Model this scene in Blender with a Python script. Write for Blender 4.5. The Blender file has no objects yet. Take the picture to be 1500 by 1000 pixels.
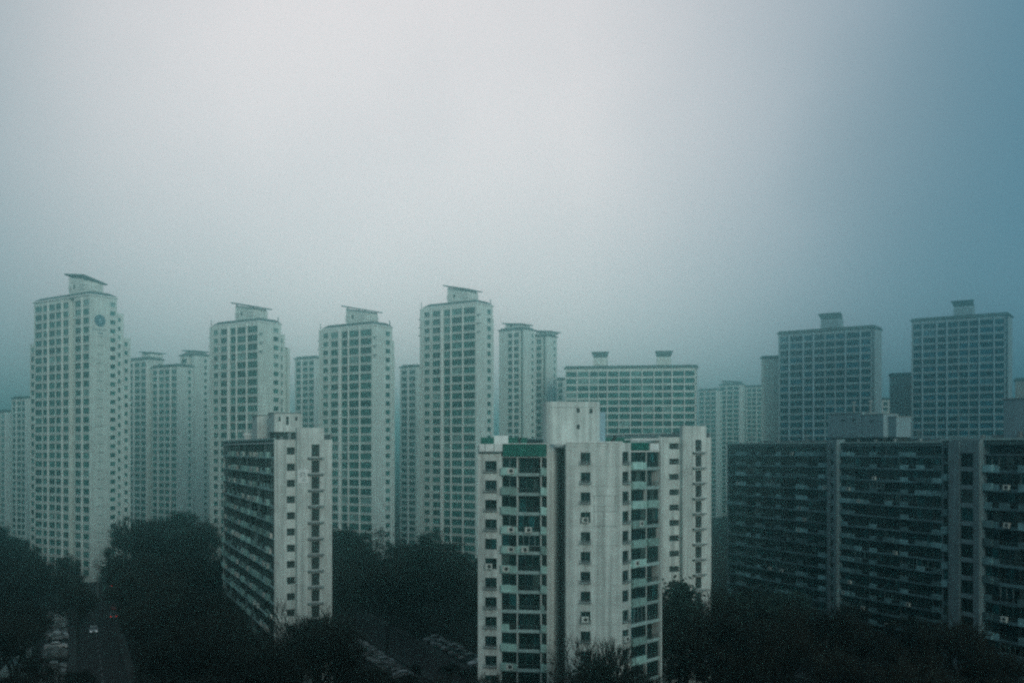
import bpy, math, random
from mathutils import Vector, Matrix
random.seed(7)
R = math.radians
SC = bpy.context.scene
COL = SC.collection

# ------------------------------------------------------------------ camera
F = 1458.0; HY = 657.0; CZ = 41.5
cam = bpy.data.cameras.new('camera'); cam.sensor_width = 36; cam.lens = 35
cam.shift_y = (HY - 500) / 1500
cam.clip_start = 1; cam.clip_end = 12000
co = bpy.data.objects.new('camera', cam); COL.objects.link(co)
co.location = (0, 0, CZ); co.rotation_euler = (R(90), 0, 0)
SC.camera = co

# ------------------------------------------------------------------ world, sun, exposure
W = bpy.data.worlds.new('World'); SC.world = W; W.use_nodes = True
nt = W.node_tree; N = nt.nodes; N.clear(); LK = nt.links.new
out = N.new('ShaderNodeOutputWorld'); bg = N.new('ShaderNodeBackground')
SUN_EL, SUN_AZ = 16.0, 156.0      # azimuth clockwise from +Y: behind the camera, to the right
sky = N.new('ShaderNodeTexSky'); sky.sky_type = 'NISHITA'; sky.sun_disc = False
sky.sun_elevation = R(SUN_EL); sky.sun_rotation = R(SUN_AZ); sky.dust_density = 3
tc = N.new('ShaderNodeTexCoord'); sep = N.new('ShaderNodeSeparateXYZ'); LK(tc.outputs['Generated'], sep.inputs[0])
def maprange(src, a, b, c=0, d=1, smooth=True):
    m = N.new('ShaderNodeMapRange'); m.interpolation_type = 'SMOOTHSTEP' if smooth else 'LINEAR'
    m.inputs['From Min'].default_value = a; m.inputs['From Max'].default_value = b
    m.inputs['To Min'].default_value = c; m.inputs['To Max'].default_value = d
    LK(src, m.inputs['Value']); return m.outputs['Result']
def wmath(op, a, b):
    m = N.new('ShaderNodeMath'); m.operation = op
    for i, v in enumerate((a, b)):
        if isinstance(v, (int, float)): m.inputs[i].default_value = v
        else: LK(v, m.inputs[i])
    return m.outputs[0]
def wmix(f, a, b):
    m = N.new('ShaderNodeMix'); m.data_type = 'RGBA'
    LK(f, m.inputs[0]) if not isinstance(f, float) else setattr(m.inputs[0], 'default_value', f)
    for i, v in ((6, a), (7, b)):
        if isinstance(v, tuple): m.inputs[i].default_value = v + (1,)
        else: LK(v, m.inputs[i])
    return m.outputs[2]
nz = N.new('ShaderNodeTexNoise'); nz.inputs['Scale'].default_value = 2.2; nz.inputs['Detail'].default_value = 4
LK(tc.outputs['Generated'], nz.inputs['Vector'])
nzc = wmath('SUBTRACT', nz.outputs['Fac'], .5)
dot = N.new('ShaderNodeVectorMath'); dot.operation = 'DOT_PRODUCT'
LK(tc.outputs['Generated'], dot.inputs[0]); dot.inputs[1].default_value = Vector((-.05, .93, .36)).normalized()
glow = maprange(wmath('ADD', dot.outputs['Value'], wmath('MULTIPLY', nzc, .05)),  .865, 1.0)
skyc = N.new('ShaderNodeVectorMath'); skyc.operation = 'SCALE'; LK(sky.outputs[0], skyc.inputs[0]); skyc.inputs['Scale'].default_value = 1.0
CLOUD = (3.3, 3.9, 4.3); GLOW = (9.5, 8.5, 8.5); GAP = (.55, 2.2, 3.3)
cloud = wmix(glow, CLOUD, GLOW)
gapf = maprange(wmath('ADD', sep.outputs['X'], wmath('MULTIPLY', nzc, .12)), .06, .60, 0, 1, False)
cloud = wmix(gapf, cloud, GAP)
n2 = N.new('ShaderNodeTexNoise'); n2.inputs['Scale'].default_value = 5; n2.inputs['Detail'].default_value = 5; LK(tc.outputs['Generated'], n2.inputs['Vector'])
n2c = wmath('SUBTRACT', n2.outputs['Fac'], .5)
d2 = N.new('ShaderNodeVectorMath'); d2.operation = 'DOT_PRODUCT'
LK(tc.outputs['Generated'], d2.inputs[0]); d2.inputs[1].default_value = Vector((.435, 1, .295)).normalized()
cloud = wmix(maprange(wmath('ADD', d2.outputs['Value'], wmath('MULTIPLY', n2c, .018)), .986, 1.0, 0, .22), cloud, (1.3, 2.2, 2.6))   # one thin darker cloud
cloud = wmix(maprange(n2.outputs['Fac'], .35, .7, 0, .10), cloud, (3.2, 4.0, 4.6))
mix = wmix(.12, cloud, skyc.outputs[0])
LK(mix, bg.inputs['Color']); bg.inputs['Strength'].default_value = .1
LK(bg.outputs[0], out.inputs['Surface'])

sd = bpy.data.lights.new('sun', 'SUN'); sd.energy = 1.8; sd.angle = R(24); sd.color = (1, .95, .88)
so = bpy.data.objects.new('sun', sd); COL.objects.link(so)
az, el = R(SUN_AZ), R(SUN_EL)
sdir = Vector((math.sin(az) * math.cos(el), math.cos(az) * math.cos(el), math.sin(el)))
so.rotation_euler = sdir.to_track_quat('Z', 'Y').to_euler(); so.location = (90, -120, 160)

SC.render.engine = 'CYCLES'
SC.view_settings.view_transform = 'Standard'; SC.view_settings.look = 'None'
SC.view_settings.exposure = 0; SC.view_settings.gamma = 1
SC.cycles.max_bounces = 6; SC.cycles.diffuse_bounces = 2; SC.cycles.glossy_bounces = 2
SC.cycles.volume_bounces = 2; SC.cycles.transmission_bounces = 2; SC.cycles.use_denoising = False
SC.cycles.pixel_filter_type = 'BLACKMAN_HARRIS'; SC.cycles.filter_width = 2.4
SC.cycles.caustics_reflective = False; SC.cycles.sample_clamp_indirect = .8

HAZE_D = .0018; HAZE_G = .95; HAZE_C = (.46, .84, .85)

# ------------------------------------------------------------------ materials
def mat(name, base, rough=.8, stain=0., streak=0., rnd=0., scale=.25, spec=.3, emit=None, tint=None):
    m = bpy.data.materials.new(name); m.use_nodes = True
    t = m.node_tree; n = t.nodes; b = n['Principled BSDF']; L = t.links.new
    b.inputs['Roughness'].default_value = rough
    b.inputs['Specular IOR Level'].default_value = spec
    b.inputs['Base Color'].default_value = base + (1,)
    if emit:
        b.inputs['Emission Color'].default_value = emit[0] + (1,); b.inputs['Emission Strength'].default_value = emit[1]
        return m
    geo = n.new('ShaderNodeNewGeometry')
    cur = None
    def mul(fac_out, lo, hi, fmin, fmax):
        nonlocal cur
        mr = n.new('ShaderNodeMapRange'); mr.inputs['From Min'].default_value = fmin; mr.inputs['From Max'].default_value = fmax
        mr.inputs['To Min'].default_value = lo; mr.inputs['To Max'].default_value = hi
        L(fac_out, mr.inputs['Value'])
        if cur is None: cur = mr.outputs[0]
        else:
            mm = n.new('ShaderNodeMath'); mm.operation = 'MULTIPLY'; L(cur, mm.inputs[0]); L(mr.outputs[0], mm.inputs[1]); cur = mm.outputs[0]
    if stain:
        z = n.new('ShaderNodeTexNoise'); z.inputs['Scale'].default_value = scale; z.inputs['Detail'].default_value = 8; z.inputs['Roughness'].default_value = .65
        L(geo.outputs['Position'], z.inputs['Vector']); mul(z.outputs['Fac'], 1 - stain, 1 + stain * .5, .3, .7)
    if streak:
        mp = n.new('ShaderNodeMapping'); mp.inputs['Scale'].default_value = (1.3, 1.3, .05)
        z = n.new('ShaderNodeTexNoise'); z.inputs['Scale'].default_value = 1.0; z.inputs['Detail'].default_value = 6
        L(geo.outputs['Position'], mp.inputs[0]); L(mp.outputs[0], z.inputs['Vector']); mul(z.outputs['Fac'], 1 - streak, 1 + streak * .3, .35, .62)
    if rnd:
        oi = n.new('ShaderNodeObjectInfo'); mul(oi.outputs['Random'], 1 - rnd, 1 + rnd, 0, 1)
    if cur is not None:
        vm = n.new('ShaderNodeVectorMath'); vm.operation = 'SCALE'; vm.inputs[0].default_value = base; L(cur, vm.inputs['Scale'])
        L(vm.outputs[0], b.inputs['Base Color'])
    return m
def glassmat(name, ramp, rough=.15, spec=.3):
    m = bpy.data.materials.new(name); m.use_nodes = True
    t = m.node_tree; n = t.nodes; b = n['Principled BSDF']; L = t.links.new
    b.inputs['Roughness'].default_value = rough; b.inputs['Specular IOR Level'].default_value = spec
    oi = n.new('ShaderNodeObjectInfo'); cr = n.new('ShaderNodeValToRGB'); cr.color_ramp.interpolation = 'CONSTANT'
    e = cr.color_ramp.elements
    e[0].position = 0; e[0].color = ramp[0][1] + (1,); e[1].position = ramp[1][0]; e[1].color = ramp[1][1] + (1,)
    for p, c in ramp[2:]:
        x = e.new(p); x.color = c + (1,)
    geo = n.new('ShaderNodeNewGeometry'); z = n.new('ShaderNodeTexNoise'); z.inputs['Scale'].default_value = .9; z.inputs['Detail'].default_value = 3
    L(geo.outputs['Position'], z.inputs['Vector'])
    mr = n.new('ShaderNodeMapRange'); mr.inputs['From Min'].default_value = .35; mr.inputs['From Max'].default_value = .65
    mr.inputs['To Min'].default_value = .55; mr.inputs['To Max'].default_value = 1.35; L(z.outputs['Fac'], mr.inputs['Value'])
    vm = n.new('ShaderNodeVectorMath'); vm.operation = 'SCALE'; L(cr.outputs[0], vm.inputs[0]); L(mr.outputs[0], vm.inputs['Scale'])
    L(oi.outputs['Random'], cr.inputs['Fac']); L(vm.outputs[0], b.inputs['Base Color'])
    return m
M = {}
M['wall'] = mat('weathered_paint', (.55, .65, .62), .9, .16, .12, scale=.35)
M['wall_near'] = mat('near_weathered_paint', (.56, .64, .61), .9, .2, .3, scale=.5)
M['wall_blue'] = mat('cool_painted_wall', (.22, .33, .36), .9, .16, .12, scale=.35)
M['wall_dark'] = mat('dull_concrete', (.22, .27, .27), .9, .2, .15)
M['trim'] = mat('white_trim', (.72, .80, .78), .8, .18, .1, scale=.8)
M['trim_blue'] = mat('pale_blue_trim', (.27, .44, .51), .8, .2, .1, scale=.8)
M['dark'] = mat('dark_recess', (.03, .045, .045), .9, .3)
M['roof'] = mat('dark_roof_sheet', (.07, .12, .12), .7, .3)
M['roofgreen'] = mat('green_roof_sheet', (.010, .13, .10), .55, .3, .2, scale=.8, spec=.2)
M['frame'] = mat('window_frame', (.26, .36, .36), .5, 0, 0, .2)
M['darkframe'] = mat('dark_window_frame', (.06, .09, .09), .5, 0, 0, .4)
M['panel'] = mat('balcony_parapet_paint', (.30, .50, .46), .85, .3, .15, .4, scale=.9)
M['edge'] = mat('balcony_edge_paint', (.30, .43, .42), .8, .25, 0, .25, scale=.9)
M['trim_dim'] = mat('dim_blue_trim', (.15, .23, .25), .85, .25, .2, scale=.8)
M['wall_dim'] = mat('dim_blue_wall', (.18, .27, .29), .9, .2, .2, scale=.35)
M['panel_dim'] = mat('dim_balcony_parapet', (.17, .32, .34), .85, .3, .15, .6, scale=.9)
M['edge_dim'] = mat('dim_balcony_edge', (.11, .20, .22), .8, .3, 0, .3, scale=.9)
M['fan'] = mat('fan_grille', (.03, .04, .04), .6)
M['unit'] = mat('air_conditioner_paint', (.5, .56, .52), .6, .1, 0, .2)
M['glass'] = glassmat('teal_glass', [(0, (.020, .105, .100)), (.35, (.012, .070, .070)), (.6, (.032, .14, .13)), (.86, (.08, .20, .19)), (.96, (.16, .28, .27))])
M['glassblue'] = glassmat('blue_glass', [(0, (.006, .050, .068)), (.4, (.004, .035, .048)), (.7, (.006, .075, .115)), (.95, (.04, .13, .17))])
M['glassnear'] = glassmat('near_dark_glass', [(0, (.004, .016, .016)), (.4, (.007, .030, .030)), (.66, (.006, .024, .028)), (.86, (.010, .075, .080)), (.95, (.05, .085, .08))], .2, .25)
M['emblem'] = mat('emblem_blue', (.05, .14, .18), .7)
M['emblem2'] = mat('emblem_pale', (.20, .36, .40), .7)
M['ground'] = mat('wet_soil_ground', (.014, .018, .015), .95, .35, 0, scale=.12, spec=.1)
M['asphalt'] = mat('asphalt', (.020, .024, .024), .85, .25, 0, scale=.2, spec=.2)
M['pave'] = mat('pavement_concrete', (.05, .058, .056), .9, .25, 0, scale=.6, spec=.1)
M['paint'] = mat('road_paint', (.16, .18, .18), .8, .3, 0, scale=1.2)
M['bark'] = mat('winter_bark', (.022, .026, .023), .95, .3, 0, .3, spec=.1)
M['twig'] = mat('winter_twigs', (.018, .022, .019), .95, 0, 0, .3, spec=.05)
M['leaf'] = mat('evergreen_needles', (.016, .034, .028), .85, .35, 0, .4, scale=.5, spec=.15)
M['tyre'] = mat('tyre_rubber', (.02, .02, .02), .8)
M['carglass'] = mat('car_glass', (.01, .02, .02), .1, spec=.5)
for k, c in {'car_white': (.50, .55, .55), 'car_silver': (.24, .28, .29), 'car_grey': (.12, .14, .14), 'car_black': (.015, .017, .018), 'car_red': (.16, .02, .015), 'car_yellow': (.20, .20, .07)}.items():
    M[k] = mat(k + '_paint', c, .35, spec=.5)
M['metal'] = mat('galvanised_metal', (.16, .19, .19), .5)
M['redlight'] = mat('red_lamp', (.3, .02, .01), .5, emit=((1, .05, .03), .9))
M['headlight'] = mat('headlamp', (.8, .9, 1), .3, emit=((.75, .95, 1), .4))
M['tent'] = mat('canvas', (.34, .42, .40), .8, .1)

# ------------------------------------------------------------------ helpers
class MB:
    def __init__(s): s.v = []; s.f = []; s.m = []
    def quad(s, a, b, c, d, mi=0):
        n = len(s.v); s.v += [a, b, c, d]; s.f.append((n, n+1, n+2, n+3)); s.m.append(mi)
    def poly(s, pts, mi=0):
        n = len(s.v); s.v += list(pts); s.f.append(tuple(range(n, n+len(pts)))); s.m.append(mi)
    def box(s, x0, x1, y0, y1, z0, z1, mi=0, T=None):
        p = [(x, y, z) for z in (z0, z1) for x, y in ((x0, y0), (x1, y0), (x1, y1), (x0, y1))]
        if T: p = [T(*q) for q in p]
        n = len(s.v); s.v += p
        for f in ((0, 1, 5, 4), (1, 2, 6, 5), (2, 3, 7, 6), (3, 0, 4, 7), (4, 5, 6, 7), (3, 2, 1, 0)):
            s.f.append(tuple(n+i for i in f)); s.m.append(mi)
    def prism(s, pts, z0, z1, mi=0, top=True):
        k = len(pts)
        for i in range(k):
            a, b = pts[i], pts[(i+1) % k]
            s.quad((a[0], a[1], z0), (b[0], b[1], z0), (b[0], b[1], z1), (a[0], a[1], z1), mi)
        if top: s.poly([(p[0], p[1], z1) for p in pts], mi)
    def tube(s, a, b, r0, r1, n=3, mi=0):
        a = Vector(a); b = Vector(b); d = (b - a)
        if d.length < 1e-6: return
        d.normalize(); u = d.orthogonal().normalized(); w = d.cross(u); k = len(s.v)
        for c, r in ((a, r0), (b, r1)):
            for i in range(n):
                t = 2*math.pi*i/n; s.v.append(tuple(c + (u*math.cos(t) + w*math.sin(t))*r))
        for i in range(n):
            j = (i+1) % n; s.f.append((k+i, k+j, k+n+j, k+n+i)); s.m.append(mi)
    def mesh(s, name, mats):
        me = bpy.data.meshes.new(name); me.from_pydata(s.v, [], s.f)
        for m in mats: me.materials.append(M[m])
        me.polygons.foreach_set('material_index', s.m); me.update(); return me
    def build(s, name, mats, parent=None, **kw): return link(name, s.mesh(name, mats), parent, **kw)
def link(name, me, parent=None, loc=(0, 0, 0), rz=0, kind=None, label=None):
    o = bpy.data.objects.new(name, me); COL.objects.link(o); o.location = loc; o.rotation_euler = (0, 0, rz)
    if parent: o.parent = parent
    if kind: o['kind'] = kind
    if label: o['label'] = label
    return o
def thing(name, label, cat, loc=(0, 0, 0), rz=0, group=None):
    o = link(name, None, None, loc, rz); o['label'] = label; o['category'] = cat
    if group: o['group'] = group
    return o
def px(x, Y): return (x - 750) / F * Y
def pz(y, Y): return CZ + (HY - y) / F * Y
def hit(P, d, x):           # distance along d from P at which the sight line of column x is met
    k = (x - 750) / F
    return (k*P[1] - P[0]) / (d[0] - k*d[1])
def frame(ox, oy, ang):
    c, s_ = math.cos(ang), math.sin(ang)
    return lambda s, d, z: (ox + s*c - d*s_, oy + s*s_ + d*c, z)

WIN = {}
def near_win(w, h, mull, mats, fr, parent, loc, rz, name='window'):
    me = winmesh(w, h, mull, mats, fr)
    key = ('split', round(w, 2), round(h, 2), mull, mats, fr)
    if key not in WIN:
        a = MB(); y0, y1 = -.03, .05
        a.box(0, w, y0, y1, 0, fr); a.box(0, w, y0, y1, h-fr, h); a.box(0, fr, y0, y1, fr, h-fr); a.box(w-fr, w, y0, y1, fr, h-fr)
        for i in range(1, mull+1): x = w*i/(mull+1); a.box(x-fr*.4, x+fr*.4, y0, y1, fr, h-fr)
        panes = []; 
        for i in range(mull+1):
            xa, xb = w*i/(mull+1)+.01, w*(i+1)/(mull+1)-.01; p = MB(); yy = .02 + (.0 if i % 2 else .02)
            p.quad((xa, yy, fr*.5), (xb, yy, fr*.5), (xb, yy, h-fr*.5), (xa, yy, h-fr*.5)); panes.append(p.mesh('pane', (mats[1],)))
        WIN[key] = (a.mesh(name, (mats[0],)), panes)
    o = link(name, WIN[key][0], parent, loc, rz)
    for p in WIN[key][1]: link('pane', p, o)
    return o
def winmesh(w, h, mull, mats, fr=.07, rail=False):
    key = (round(w, 2), round(h, 2), mull, mats, fr, rail)
    if key in WIN: return WIN[key]
    b = MB(); y0, y1 = -.03, .05
    b.box(0, w, y0, y1, 0, fr); b.box(0, w, y0, y1, h-fr, h)
    b.box(0, fr, y0, y1, fr, h-fr); b.box(w-fr, w, y0, y1, fr, h-fr)
    for i in range(1, mull+1):
        x = w*i/(mull+1); b.box(x-fr*.4, x+fr*.4, y0, y1, fr, h-fr)
    b.quad((fr, 0.02, fr), (w-fr, .02, fr), (w-fr, .02, h-fr), (fr, .02, h-fr), 1)
    WIN[key] = b.mesh('window', mats); return WIN[key]

RECTS = []      # footprints for tree placement
class Bld:
    def __init__(s, name, label, P, rz, cat='apartment block', group=None, wall='wall', trim='trim', glass='glass', frm='frame'):
        s.root = thing(name, label, cat, (P[0], P[1], 0), rz, group)
        s.P = P; s.rz = rz; s.wall = MB(); s.wm = (wall, trim, 'dark', 'roof'); s.glass = glass; s.frm = frm; s.stuff = None
    def face(s, ox, oy, ang, Wd, z0, z1, cols, fh, ztop, nf, ledge=True, rec=.3):
        T = frame(ox, oy, ang); b = s.wall; x = 0
        tot = sum(c[1] for c in cols); k = Wd / tot
        for c in cols:
            w = c[1]*k; x1 = x + w
            if c[0] == 'w': b.quad(T(x, 0, z0), T(x1, 0, z0), T(x1, 0, z1), T(x, 0, z1))
            elif c[0] == 'p':
                b.quad(T(x, 0, z0), T(x1, 0, z0), T(x1, 0, z1), T(x, 0, z1)); b.box(x, x1, -.28, -.003, z0, z1-.3, 1, T)
            elif c[0] == 'r':
                d = c[2]
                b.quad(T(x, d, z0), T(x1, d, z0), T(x1, d, z1), T(x, d, z1))
                b.quad(T(x, 0, z0), T(x, d, z0), T(x, d, z1), T(x, 0, z1)); b.quad(T(x1, 0, z0), T(x1, d, z0), T(x1, d, z1), T(x1, 0, z1))
            else:
                sill, head, mull = c[2:5]; opn = len(c) > 5 and c[5] == 'open'; rr = .7 if opn else rec
                zt = z1
                for f in range(nf):
                    zb = ztop - (f+1)*fh; za, zh = zb + sill, zb + head
                    if za < z0: break
                    b.quad(T(x, 0, zh), T(x1, 0, zh), T(x1, 0, zt), T(x, 0, zt))
                    b.quad(T(x, 0, za), T(x1, 0, za), T(x1, rr, za), T(x, rr, za)); b.quad(T(x, 0, zh), T(x1, 0, zh), T(x1, rr, zh), T(x, rr, zh))
                    b.quad(T(x, 0, za), T(x, rr, za), T(x, rr, zh), T(x, 0, zh)); b.quad(T(x1, 0, za), T(x1, rr, za), T(x1, rr, zh), T(x1, 0, zh))
                    if ledge: b.box(x-.02, x1+.02, -.16, -.002, za-.16, za-.02, 1, T)
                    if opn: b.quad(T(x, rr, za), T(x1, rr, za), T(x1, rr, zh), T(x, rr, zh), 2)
                    else:
                        if s.stuff is not None:
                            m = 0; T2 = T
                            s.stuff.quad(T(x, rr-.05, za), T(x1, rr-.05, za), T(x1, rr-.05, zh), T(x, rr-.05, zh), 1)
                            for i in range(1, mull+1):
                                xm = x + w*i/(mull+1); s.stuff.box(xm-.06, xm+.06, rr-.12, rr-.06, za, zh, 0, T)
                        else:
                            link('window', winmesh(w, head-sill, mull, (s.frm, s.glass)), s.root, T(x, rr-.06, za), ang)
                    zt = za
                b.quad(T(x, 0, z0), T(x1, 0, z0), T(x1, 0, zt), T(x, 0, zt))
            x = x1
    def vol(s, x0, x1, y0, y1, z1, front=None, right=None, left=None, fh=2.8, ztop=None, nf=40, z0=0, cap=True, **k):
        ztop = z1 - .9 if ztop is None else ztop
        W1, D1 = x1-x0, y1-y0
        B = [('w', 1)]
        s.face(x0, y0, 0, W1, z0, z1, front or B, fh, ztop, nf, **k)
        s.face(x1, y0, math.pi/2, D1, z0, z1, right or B, fh, ztop, nf, **k)
        s.face(x0, y1, -math.pi/2, D1, z0, z1, left or B, fh, ztop, nf, **k)
        s.face(x1, y1, math.pi, W1, z0, z1, B, fh, ztop, nf, **k)
        if cap: s.wall.quad((x0, y0, z1), (x1, y0, z1), (x1, y1, z1), (x0, y1, z1), 3)
        if z0 == 0: RECTS.append((s.P, s.rz, x0-3, x1+3, y0-3, y1+3))
    def hip(s, x0, x1, y0, y1, z, h, ins, over=.6):
        b = MB(); x0 -= over; x1 += over; y0 -= over; y1 += over
        b.box(x0, x1, y0, y1, z, z+.35, 0)
        lo = [(x0+.1, y0+.1, z+.353), (x1-.1, y0+.1, z+.353), (x1-.1, y1-.1, z+.353), (x0+.1, y1-.1, z+.353)]
        hi = [(x0+ins, y0+ins, z+h), (x1-ins, y0+ins, z+h), (x1-ins, y1-ins, z+h), (x0+ins, y1-ins, z+h)]
        for i in range(4): b.quad(lo[i], lo[(i+1) % 4], hi[(i+1) % 4], hi[i], 1)
        b.poly(hi, 1); b.build('roof', (s.wm[1], 'roof'), s.root)
    def penthouse(s, x0, x1, y0, y1, z0, z1, tilt=1.6, over=1.6, dark=False, rise=0., lift=0.):
        b = MB(); b.box(x0, x1, y0, y1, z0, z1, 0)
        zl2 = z1+tilt*.78+lift*.6
        for yy in (y0, y1): b.quad((x0, yy, z1), (x1-.6, yy, z1), (x1-.6, yy, z1+.35+lift*.3), (x0, yy, zl2), 0)
        b.quad((x0, y0, z1), (x0, y1, z1), (x0, y1, zl2), (x0, y0, zl2), 0); b.quad((x1-.6, y0, z1), (x1-.6, y1, z1), (x1-.6, y1, z1+.35), (x1-.6, y0, z1+.35), 0)
        b.box(x0+(x1-x0)*.3, x0+(x1-x0)*.3+.8, y0-.05, y0-.004, z0+(z1-z0)*.45, z0+(z1-z0)*.45+1.2, 2)
        p = b.build('penthouse', (s.wm[0], s.wm[1], 'dark'), s.root)
        for i in range(4):
            c = MB(); z = z0+(z1-z0)*(.3+.14*i)
            c.box(x0-.22, x0+(x1-x0)*.25, y0-.22, y1+.1, z, z+.22); c.box(x1-(x1-x0)*.3, x1+.25, y0-.26, y1+.14, z, z+.22)
            c.build('louvre', (s.wm[1],), s.root)
        c = MB(); xa, xb, ya, yb = x0-over, x1+over, y0-over*.8, y1+over*.8
        zl, zr = z1+.5+tilt+lift, z1+.5+lift
        P8 = [(xa, ya, zl), (xb, ya, zr), (xb, yb, zr+rise), (xa, yb, zl+rise)]
        c.poly(P8, 0); c.poly([(p_[0], p_[1], p_[2]-.4) for p_ in P8][::-1], 0)
        for i in range(4):
            a, b2 = P8[i], P8[(i+1) % 4]; c.quad((a[0], a[1], a[2]-.4), (b2[0], b2[1], b2[2]-.4), b2, a, 0)
        for xx in (x0+.4, x1-.4):
            for yy in (y0+.4, y1-.4): c.box(xx-.15, xx+.15, yy-.15, yy+.15, z1, z1+.5+(tilt*.9*(x1-xx)/(x1-x0)+(lift if yy < y0+1 else max(0, lift+rise))*.8), 0)
        c.build('canopy', ('roof',), s.root)
    def done(s):
        s.wall.build('wall', s.wm, s.root)
        if s.stuff is not None and s.stuff.f: s.stuff.build('window', (s.frm, s.glass), s.root, kind='stuff')
    def toworld(s, x, y):
        c, n = math.cos(s.rz), math.sin(s.rz); return (s.P[0]+x*c-y*n, s.P[1]+x*n+y*c)

# ------------------------------------------------------------------ the setting
def sheet(name, x0, x1, y0, y1, z, m):
    b = MB(); b.quad((x0, y0, z), (x1, y0, z), (x1, y1, z), (x0, y1, z)); o = b.build(name, (m,)); o['kind'] = 'structure'; return o
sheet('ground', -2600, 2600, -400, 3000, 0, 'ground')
U = Vector((-.407, .914)); V = Vector((.914, .407))
RU = math.atan2(-.914, .407)
def strip(name, c, s0, s1, w, z, m, h=None):
    c = Vector(c); b = MB()
    p = [c+U*s0-V*w/2, c+U*s1-V*w/2, c+U*s1+V*w/2, c+U*s0+V*w/2]
    if h: b.prism([(q.x, q.y) for q in p], 0, h)
    else: b.quad(*[(q.x, q.y, z) for q in p])
    o = b.build(name, (m,)); o['kind'] = 'structure'; return o
ROADS = [((-74, 180), -90, 150, 8), ((-24, 212), -70, 40, 7), ((62, 170), -60, 110, 7)]
for c, a, b_, w in ROADS:
    strip('road', c, a, b_, w, .008, 'asphalt')
    for sgn in (-1, 1):
        q = Vector(c) + V*sgn*(w/2+.9); strip('pavement', q, a, b_, 1.6, 0, 'pave', .12)
dash = MB()
for i in range(40):
    c = Vector((-74, 180)) + U*(-88+i*6); p = [c-V*.07, c+U*3-V*.07, c+U*3+V*.07, c+V*.07]
    dash.quad(*[(q.x, q.y, .012) for q in p])
o = dash.build('lane_marking', ('paint',)); o['kind'] = 'structure'
LOTS = [((-86.5, 188), -46, 70, 6.2), ((-34.5, 213), -40, 26, 7.5), ((-14, 208), -44, 8, 7.5)]
for c, a, b_, w in LOTS:
    strip('parking_lot', c, a, b_, w, .012, 'asphalt')
    lm = MB()
    n = int((b_-a)/2.6)
    for i in range(n+1):
        q = Vector(c)+U*(a+i*2.6); p = [q-V*w*.4, q+U*.1-V*w*.4, q+U*.1+V*w*.4, q+V*w*.4]
        lm.quad(*[(t.x, t.y, .016) for t in p])
    o = lm.build('bay_marking', ('paint',)); o['kind'] = 'structure'

# ------------------------------------------------------------------ far towers
TW = math.atan2(-.57, .82)
WX = Vector((.82, -.57)).normalized(); WY = Vector((.57, .82)).normalized()
def tower_origin(cx, Y, lx):
    P = Vector((px(cx, Y), Y)); L = hit(P, -WX, lx); return P - WX*L, L

def tower_a(name, label, cx, Y, lx, ztop_y, wing, group=None, emblem=False):
    P, L = tower_origin(cx, Y, lx); H = pz(ztop_y, Y)
    B = Bld(name, label, P, TW, group=group)
    front = [('w', 1.7), ('o', 2.2, .75, 2.35, 1), ('w', 1.1), ('o', 3.4, .55, 2.45, 1), ('p', .75), ('w', .35), ('o', 2.8, .3, 2.5, 0), ('p', .25), ('o', 4.3, .45, 2.5, 1), ('p', .25), ('o', 4.5, .45, 2.5, 1), ('w', .3)]
    right = [('w', 6.6), ('o', 2.3, .9, 2.4, 0), ('w', 1.0)]
    B.vol(0, L, 0, 9.6, H, front=front, right=right)
    rear = [('w', .8), ('o', 1.5, .9, 2.3, 0), ('w', 1.5)]
    w1, h1, w2, h2 = wing
    B.vol(2, L-.6, 9.61, 9.6+w1, H-h1, right=rear)
    B.vol(4, L-1.5, 9.61+w1, 9.6+w1+w2, H-h2, right=[('w', .8), ('r', 1.2, 1.0), ('w', 1.2)])
    B.hip(1.8, L-.3, .5, 9.2, H, 1.5, 1.6)
    B.penthouse(L*.42, L*.42+8.4, 2.5, 8.5, H+1.5, H+4.9, tilt=2.2, over=1.2)
    for i in range(3):
        c = MB(); c.box(L+.02, L+1.5, .35, .75, H-3.9-i*2.8, H-3.55-i*2.8); c.build('ledge', ('wall_dark',), B.root)
    for i in range(3):   # short ledges on the far edge
        c = MB(); c.box(-.9, -.02, .3, 1.2, H-3.7-i*2.8, H-3.4-i*2.8); c.build('ledge', ('wall_dark',), B.root)
    c = MB(); c.box(.3, .5, .3, .5, H+.3, H+2.2); c.box(L-.6, L-.35, 8.7, 8.95, H+.3, H+2.4); c.build('roof_vent', ('wall_dark',), B.root)
    B.done(); return B, L, H

# left tower with the round emblem
P, L = tower_origin(131, 309, 50); H = pz(432, 309)
B = Bld('apartment_tower', 'tallest left tower with a round dark emblem high on its blank end wall', P, TW)
front = [('w', .3), ('o', 3.5, .5, 2.4, 1), ('w', .35), ('o', 2.6, .5, 2.4, 0), ('p', .35), ('o', 3.0, .5, 2.45, 1), ('w', .3), ('o', 3.0, .5, 2.45, 1), ('p', .45), ('o', 2.6, .5, 2.4, 1), ('w', .3), ('r', 2.4, 1.6), ('w', .2), ('o', 3.2, .5, 2.4, 1), ('p', .4), ('o', 2.9, .5, 2.4, 0), ('w', .15)]
B.vol(0, L, 0, 9.6, H, front=front, right=[('w', 7.2), ('o', 1.9, .9, 2.3, 0), ('w', .5)])
B.vol(1, L-.4, 9.61, 12.2, H-4.5, right=[('w', .6), ('o', 1.0, .9, 2.3, 0), ('w', 1)])
B.vol(3, L-.8, 12.21, 15, H-12, right=[('w', .6), ('o', 1.2, .9, 2.3, 0), ('w', .9)])
B.vol(-3.1, -.01, .4, 8, pz(500, 320), front=[('w', .3), ('o', 2.3, .8, 2.4, 0), ('w', .3)], left=[('w', 8)])
B.hip(0, L-.2, .2, 9.3, H, 1.6, 2.0)
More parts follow.
